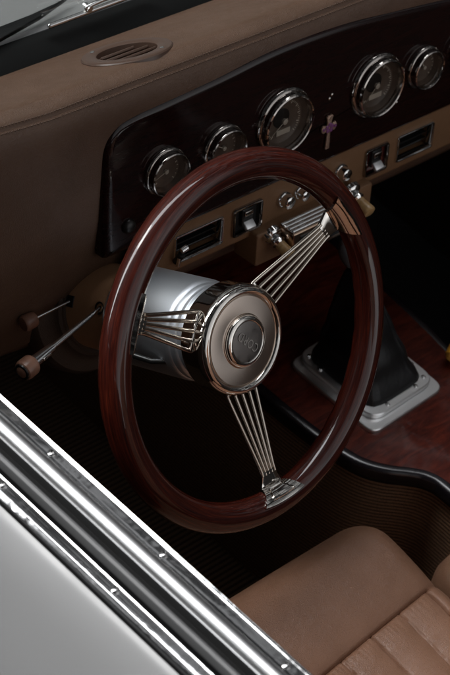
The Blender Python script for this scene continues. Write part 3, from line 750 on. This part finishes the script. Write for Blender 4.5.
# ================================================================ DOOR
PA = Vector((-.3111,-.0119,.1106)); PB = Vector((-.2958,-.3813,.1291)); Dd = (PB-PA).normalized()
OUT = Vector((-1,0,0)); OUT = (OUT - Dd*OUT.dot(Dd)).normalized(); UPd = OUT.cross(Dd); UPd = UPd if UPd.z > 0 else -UPd
door = thing('front_door_assembly', 'pale grey car door with twin chrome window trims', 'door', (-.36,-.3,-.4))
T0, T1 = -.42, 1.1
def sweep(prof, name, m, parent, n=60, t0=T0, t1=T1, **kw):
    rows = [[PA + Dd*(t0+(t1-t0)*i/n) + OUT*a + UPd*z for a, z in prof] for i in range(n+1)]
    return MB().grid(rows).build(name, m, parent, **kw)
inner_t = sweep([(.0,-.016),(-.0008,-.002),(0,-.0006),(.0006,-.0002),(.0012,-.0006),(.0014,-.0022),(.0016,-.0024),(.0027,-.0024),(.0060,-.0021),(.0100,-.0018),(.0142,-.0015),(.0146,-.0016),(.0150,-.0024)], 'inner_trim', 'trim_chrome', door, angle=20)
sweep([(.0146,-.006),(.0148,-.0012),(.0156,.0008),(.0178,.0030),(.0212,.0042),(.0248,.0040),(.0275,.0024),(.0292,-.0004),(.0297,-.0030),(.0302,-.0022),(.0312,-.0024),(.0318,-.0045),(.0318,-.014)], 'round_bead', 'bead_chrome', door)
sweep([(.0315,-.012),(.036,-.0135),(.0395,-.0125),(.0405,-.006)], 'inner_channel', 'black_rubber', door)
sweep([(.0400,-.012),(.0402,-.006),(.0415,-.0032),(.0440,-.0018),(.0462,-.0030),(.0475,-.0060),(.0478,-.012)], 'weather_strip', 'ridge_rubber', door)
sweep([(.0475,-.010),(.0500,-.0145),(.0530,-.0140),(.0548,-.009)], 'outer_channel', 'black_rubber', door)
outer_t = sweep([(.0540,-.013),(.0542,-.0068),(.0550,-.0058),(.0558,-.0064),(.0561,-.0065),(.0600,-.0070),(.0645,-.0076),(.0650,-.0078),(.0656,-.0084),(.0660,-.0082),(.0672,-.0092),(.0684,-.0104),(.0690,-.0135)], 'outer_trim', 'trim_chrome', door, angle=20)
sweep([(.0688,-.0125),(.0700,-.0150),(.0706,-.0150)], 'trim_gasket', 'black_rubber', door)
skin = smooth_path([(.0700,-.0150,0),(.078,-.0200,0),(.092,-.0360,0),(.108,-.060,0),(.124,-.088,0),(.140,-.122,0),(.154,-.160,0),(.166,-.205,0),(.174,-.255,0),(.174,-.32,0),(.12,-.50,0),(.11,-.68,0)], 5)
sweep([(p.x, p.y) for p in skin], 'outer_skin', 'body_paint', door)
sweep([(.0,-.014),(-.006,-.020),(-.008,-.05),(-.006,-.30),(-.010,-.72)], 'door_card', 'door_card_leather', door)
def screw(pt, parent):
    p = pt; n = (UPd).normalized(); 
    s_ = MB().lathe([(.0040,-.002),(.0041,-.0004),(.0036,.0008),(.0026,.0014),(.0010,.0016),(.0009,.0010),(.0002,.0010)], (Dd, OUT, n, p), 28, cap1=True).build('screw', 'chrome', parent)
    MB().box(p+n*.0014, (.0026,.00035,.0004), ((Dd+OUT*.6).normalized(), (OUT-Dd*.6).normalized(), n)).build('screw_slot', 'black_plastic', s_)
for px, py, a, z, par in ((52,453,.0085,-.0019,inner_t),(163,555,.0085,-.0019,inner_t),(9,481,.0595,-.0066,outer_t),(118,588,.0595,-.0066,outer_t)):
    q = at(px, py, PA+UPd*z, UPd); t = (q-PA).dot(Dd)
    for kk in (-1, 0, 1, 2) if px in (52, 9) else (0,):
        if kk == 1: continue
        screw(PA + Dd*(t+.1375*kk) + OUT*a + UPd*z, par)

# ================================================================ LIGHT, SKY, CAMERA
S = Vector((-.33, .50, .80)).normalized()
elev = math.asin(S.z); rot = math.atan2(S.x, S.y)
w = bpy.data.worlds.new('World'); sc.world = w; w.use_nodes = True; nt = w.node_tree; bg = nt.nodes['Background']
sky = nd(nt, 'ShaderNodeTexSky', sky_type='NISHITA'); sky.sun_disc = False; sky.sun_elevation = elev; sky.sun_rotation = rot
sky.dust_density = .0; sky.air_density = 1.; sky.ozone_density = 1.
# overcast: a bright band added round the sun direction, darker mottled cloud elsewhere
tc = nd(nt, 'ShaderNodeTexCoord'); dt = nd(nt, 'ShaderNodeVectorMath', operation='DOT_PRODUCT'); dt.inputs[1].default_value = tuple(Vector((-.30,.45,.84)).normalized())
nt.links.new(tc.outputs['Generated'], dt.inputs[0])
cf = noise(nt, tc.outputs['Generated'], 3.4, 8, .6, .5); cf2 = noise(nt, tc.outputs['Generated'], 9, 8, .65, 1.)
ad = nd(nt, 'ShaderNodeMath', operation='MULTIPLY_ADD'); ad.inputs[1].default_value = .32; nt.links.new(cf, ad.inputs[0]); nt.links.new(dt.outputs['Value'], ad.inputs[2])
cr = ramp(nt, cf2, [(.44, (.03,.03,.03)), (.51, (.24,.24,.243)), (.58, (1.5,1.5,1.5))])
# the added band is drawn long and narrow to lay streaks on the rim
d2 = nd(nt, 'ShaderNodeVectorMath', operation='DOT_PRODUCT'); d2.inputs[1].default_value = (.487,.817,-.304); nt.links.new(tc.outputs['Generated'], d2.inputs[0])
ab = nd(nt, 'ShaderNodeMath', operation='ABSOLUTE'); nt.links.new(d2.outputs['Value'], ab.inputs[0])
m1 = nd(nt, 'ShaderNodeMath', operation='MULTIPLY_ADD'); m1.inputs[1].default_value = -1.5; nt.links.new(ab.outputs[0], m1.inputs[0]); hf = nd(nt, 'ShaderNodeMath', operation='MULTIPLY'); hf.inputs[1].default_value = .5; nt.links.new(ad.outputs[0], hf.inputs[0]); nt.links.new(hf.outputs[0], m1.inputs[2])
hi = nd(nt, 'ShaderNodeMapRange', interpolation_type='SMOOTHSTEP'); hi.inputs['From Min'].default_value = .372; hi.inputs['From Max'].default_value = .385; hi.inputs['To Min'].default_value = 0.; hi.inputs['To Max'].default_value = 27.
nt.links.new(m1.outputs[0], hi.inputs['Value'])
# unseen bright lobe added behind the car as fill for rear-facing surfaces
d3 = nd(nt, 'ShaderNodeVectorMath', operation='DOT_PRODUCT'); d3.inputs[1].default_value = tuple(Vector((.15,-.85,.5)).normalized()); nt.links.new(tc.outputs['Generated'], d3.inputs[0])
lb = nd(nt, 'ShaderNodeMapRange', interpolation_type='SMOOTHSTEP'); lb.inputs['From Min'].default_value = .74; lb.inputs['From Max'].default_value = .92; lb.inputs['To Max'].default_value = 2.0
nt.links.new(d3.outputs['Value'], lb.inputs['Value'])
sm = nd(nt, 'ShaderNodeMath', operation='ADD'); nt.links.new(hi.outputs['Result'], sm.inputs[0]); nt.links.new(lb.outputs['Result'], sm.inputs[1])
sx = nd(nt, 'ShaderNodeSeparateXYZ'); nt.links.new(tc.outputs['Generated'], sx.inputs[0])
el = nd(nt, 'ShaderNodeMapRange', interpolation_type='SMOOTHSTEP'); el.inputs['From Min'].default_value = .20; el.inputs['From Max'].default_value = .60; el.inputs['To Min'].default_value = .12  # added darkening of the low sky, to calm reflections in chrome and lacquer
nt.links.new(sx.outputs['Z'], el.inputs['Value'])
ce = nd(nt, 'ShaderNodeVectorMath', operation='SCALE'); nt.links.new(cr, ce.inputs[0]); nt.links.new(el.outputs['Result'], ce.inputs['Scale'])
# sky behind the viewer dimmed, added to keep the rim's reflections dark
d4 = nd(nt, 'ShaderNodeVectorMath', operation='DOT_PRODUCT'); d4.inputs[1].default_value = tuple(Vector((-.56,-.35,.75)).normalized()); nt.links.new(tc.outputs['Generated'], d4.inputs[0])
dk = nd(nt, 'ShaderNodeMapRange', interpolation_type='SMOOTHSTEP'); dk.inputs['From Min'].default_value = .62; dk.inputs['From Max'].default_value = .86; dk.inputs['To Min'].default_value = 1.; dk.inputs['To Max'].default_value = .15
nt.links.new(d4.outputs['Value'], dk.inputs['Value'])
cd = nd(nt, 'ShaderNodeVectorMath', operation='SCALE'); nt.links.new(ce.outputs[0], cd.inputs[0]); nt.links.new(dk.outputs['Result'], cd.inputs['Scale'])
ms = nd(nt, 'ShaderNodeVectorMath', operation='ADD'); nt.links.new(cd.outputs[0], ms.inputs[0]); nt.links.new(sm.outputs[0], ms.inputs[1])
hs = nd(nt, 'ShaderNodeHueSaturation'); hs.inputs['Saturation'].default_value = .06
nt.links.new(sky.outputs[0], hs.inputs['Color'])
mu = nd(nt, 'ShaderNodeMix', data_type='RGBA', blend_type='MULTIPLY'); mu.inputs[0].default_value = 1
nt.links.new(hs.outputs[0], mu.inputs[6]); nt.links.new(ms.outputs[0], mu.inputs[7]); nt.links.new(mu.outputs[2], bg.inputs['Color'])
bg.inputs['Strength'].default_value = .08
sl = bpy.data.lights.new('sun', 'SUN'); sl.energy = .65; sl.angle = math.radians(14); sl.color = (1,.97,.93)
so = bpy.data.objects.new('sun', sl); COL.objects.link(so); so.rotation_euler = (-S).to_track_quat('-Z', 'Y').to_euler()

cam = bpy.data.cameras.new('camera'); co = bpy.data.objects.new('camera', cam); COL.objects.link(co)
co.matrix_world = Matrix.Translation(CAM) @ Matrix((RX, RY, RZ)).transposed().to_4x4()
cam.sensor_fit = 'VERTICAL'; cam.sensor_height = 36; cam.lens = FP/675*36; cam.clip_start = .05; cam.clip_end = 500
cam.dof.use_dof = True; cam.dof.focus_distance = 1.81; cam.dof.aperture_fstop = 11.
sc.camera = co
sc.view_settings.view_transform = 'Standard'; sc.view_settings.look = 'None'; sc.view_settings.exposure = -.02; sc.view_settings.gamma = 1
sc.cycles.max_bounces = 8; sc.cycles.use_denoising = True; sc.cycles.transparent_max_bounces = 12
sc.cycles.sample_clamp_indirect = 6
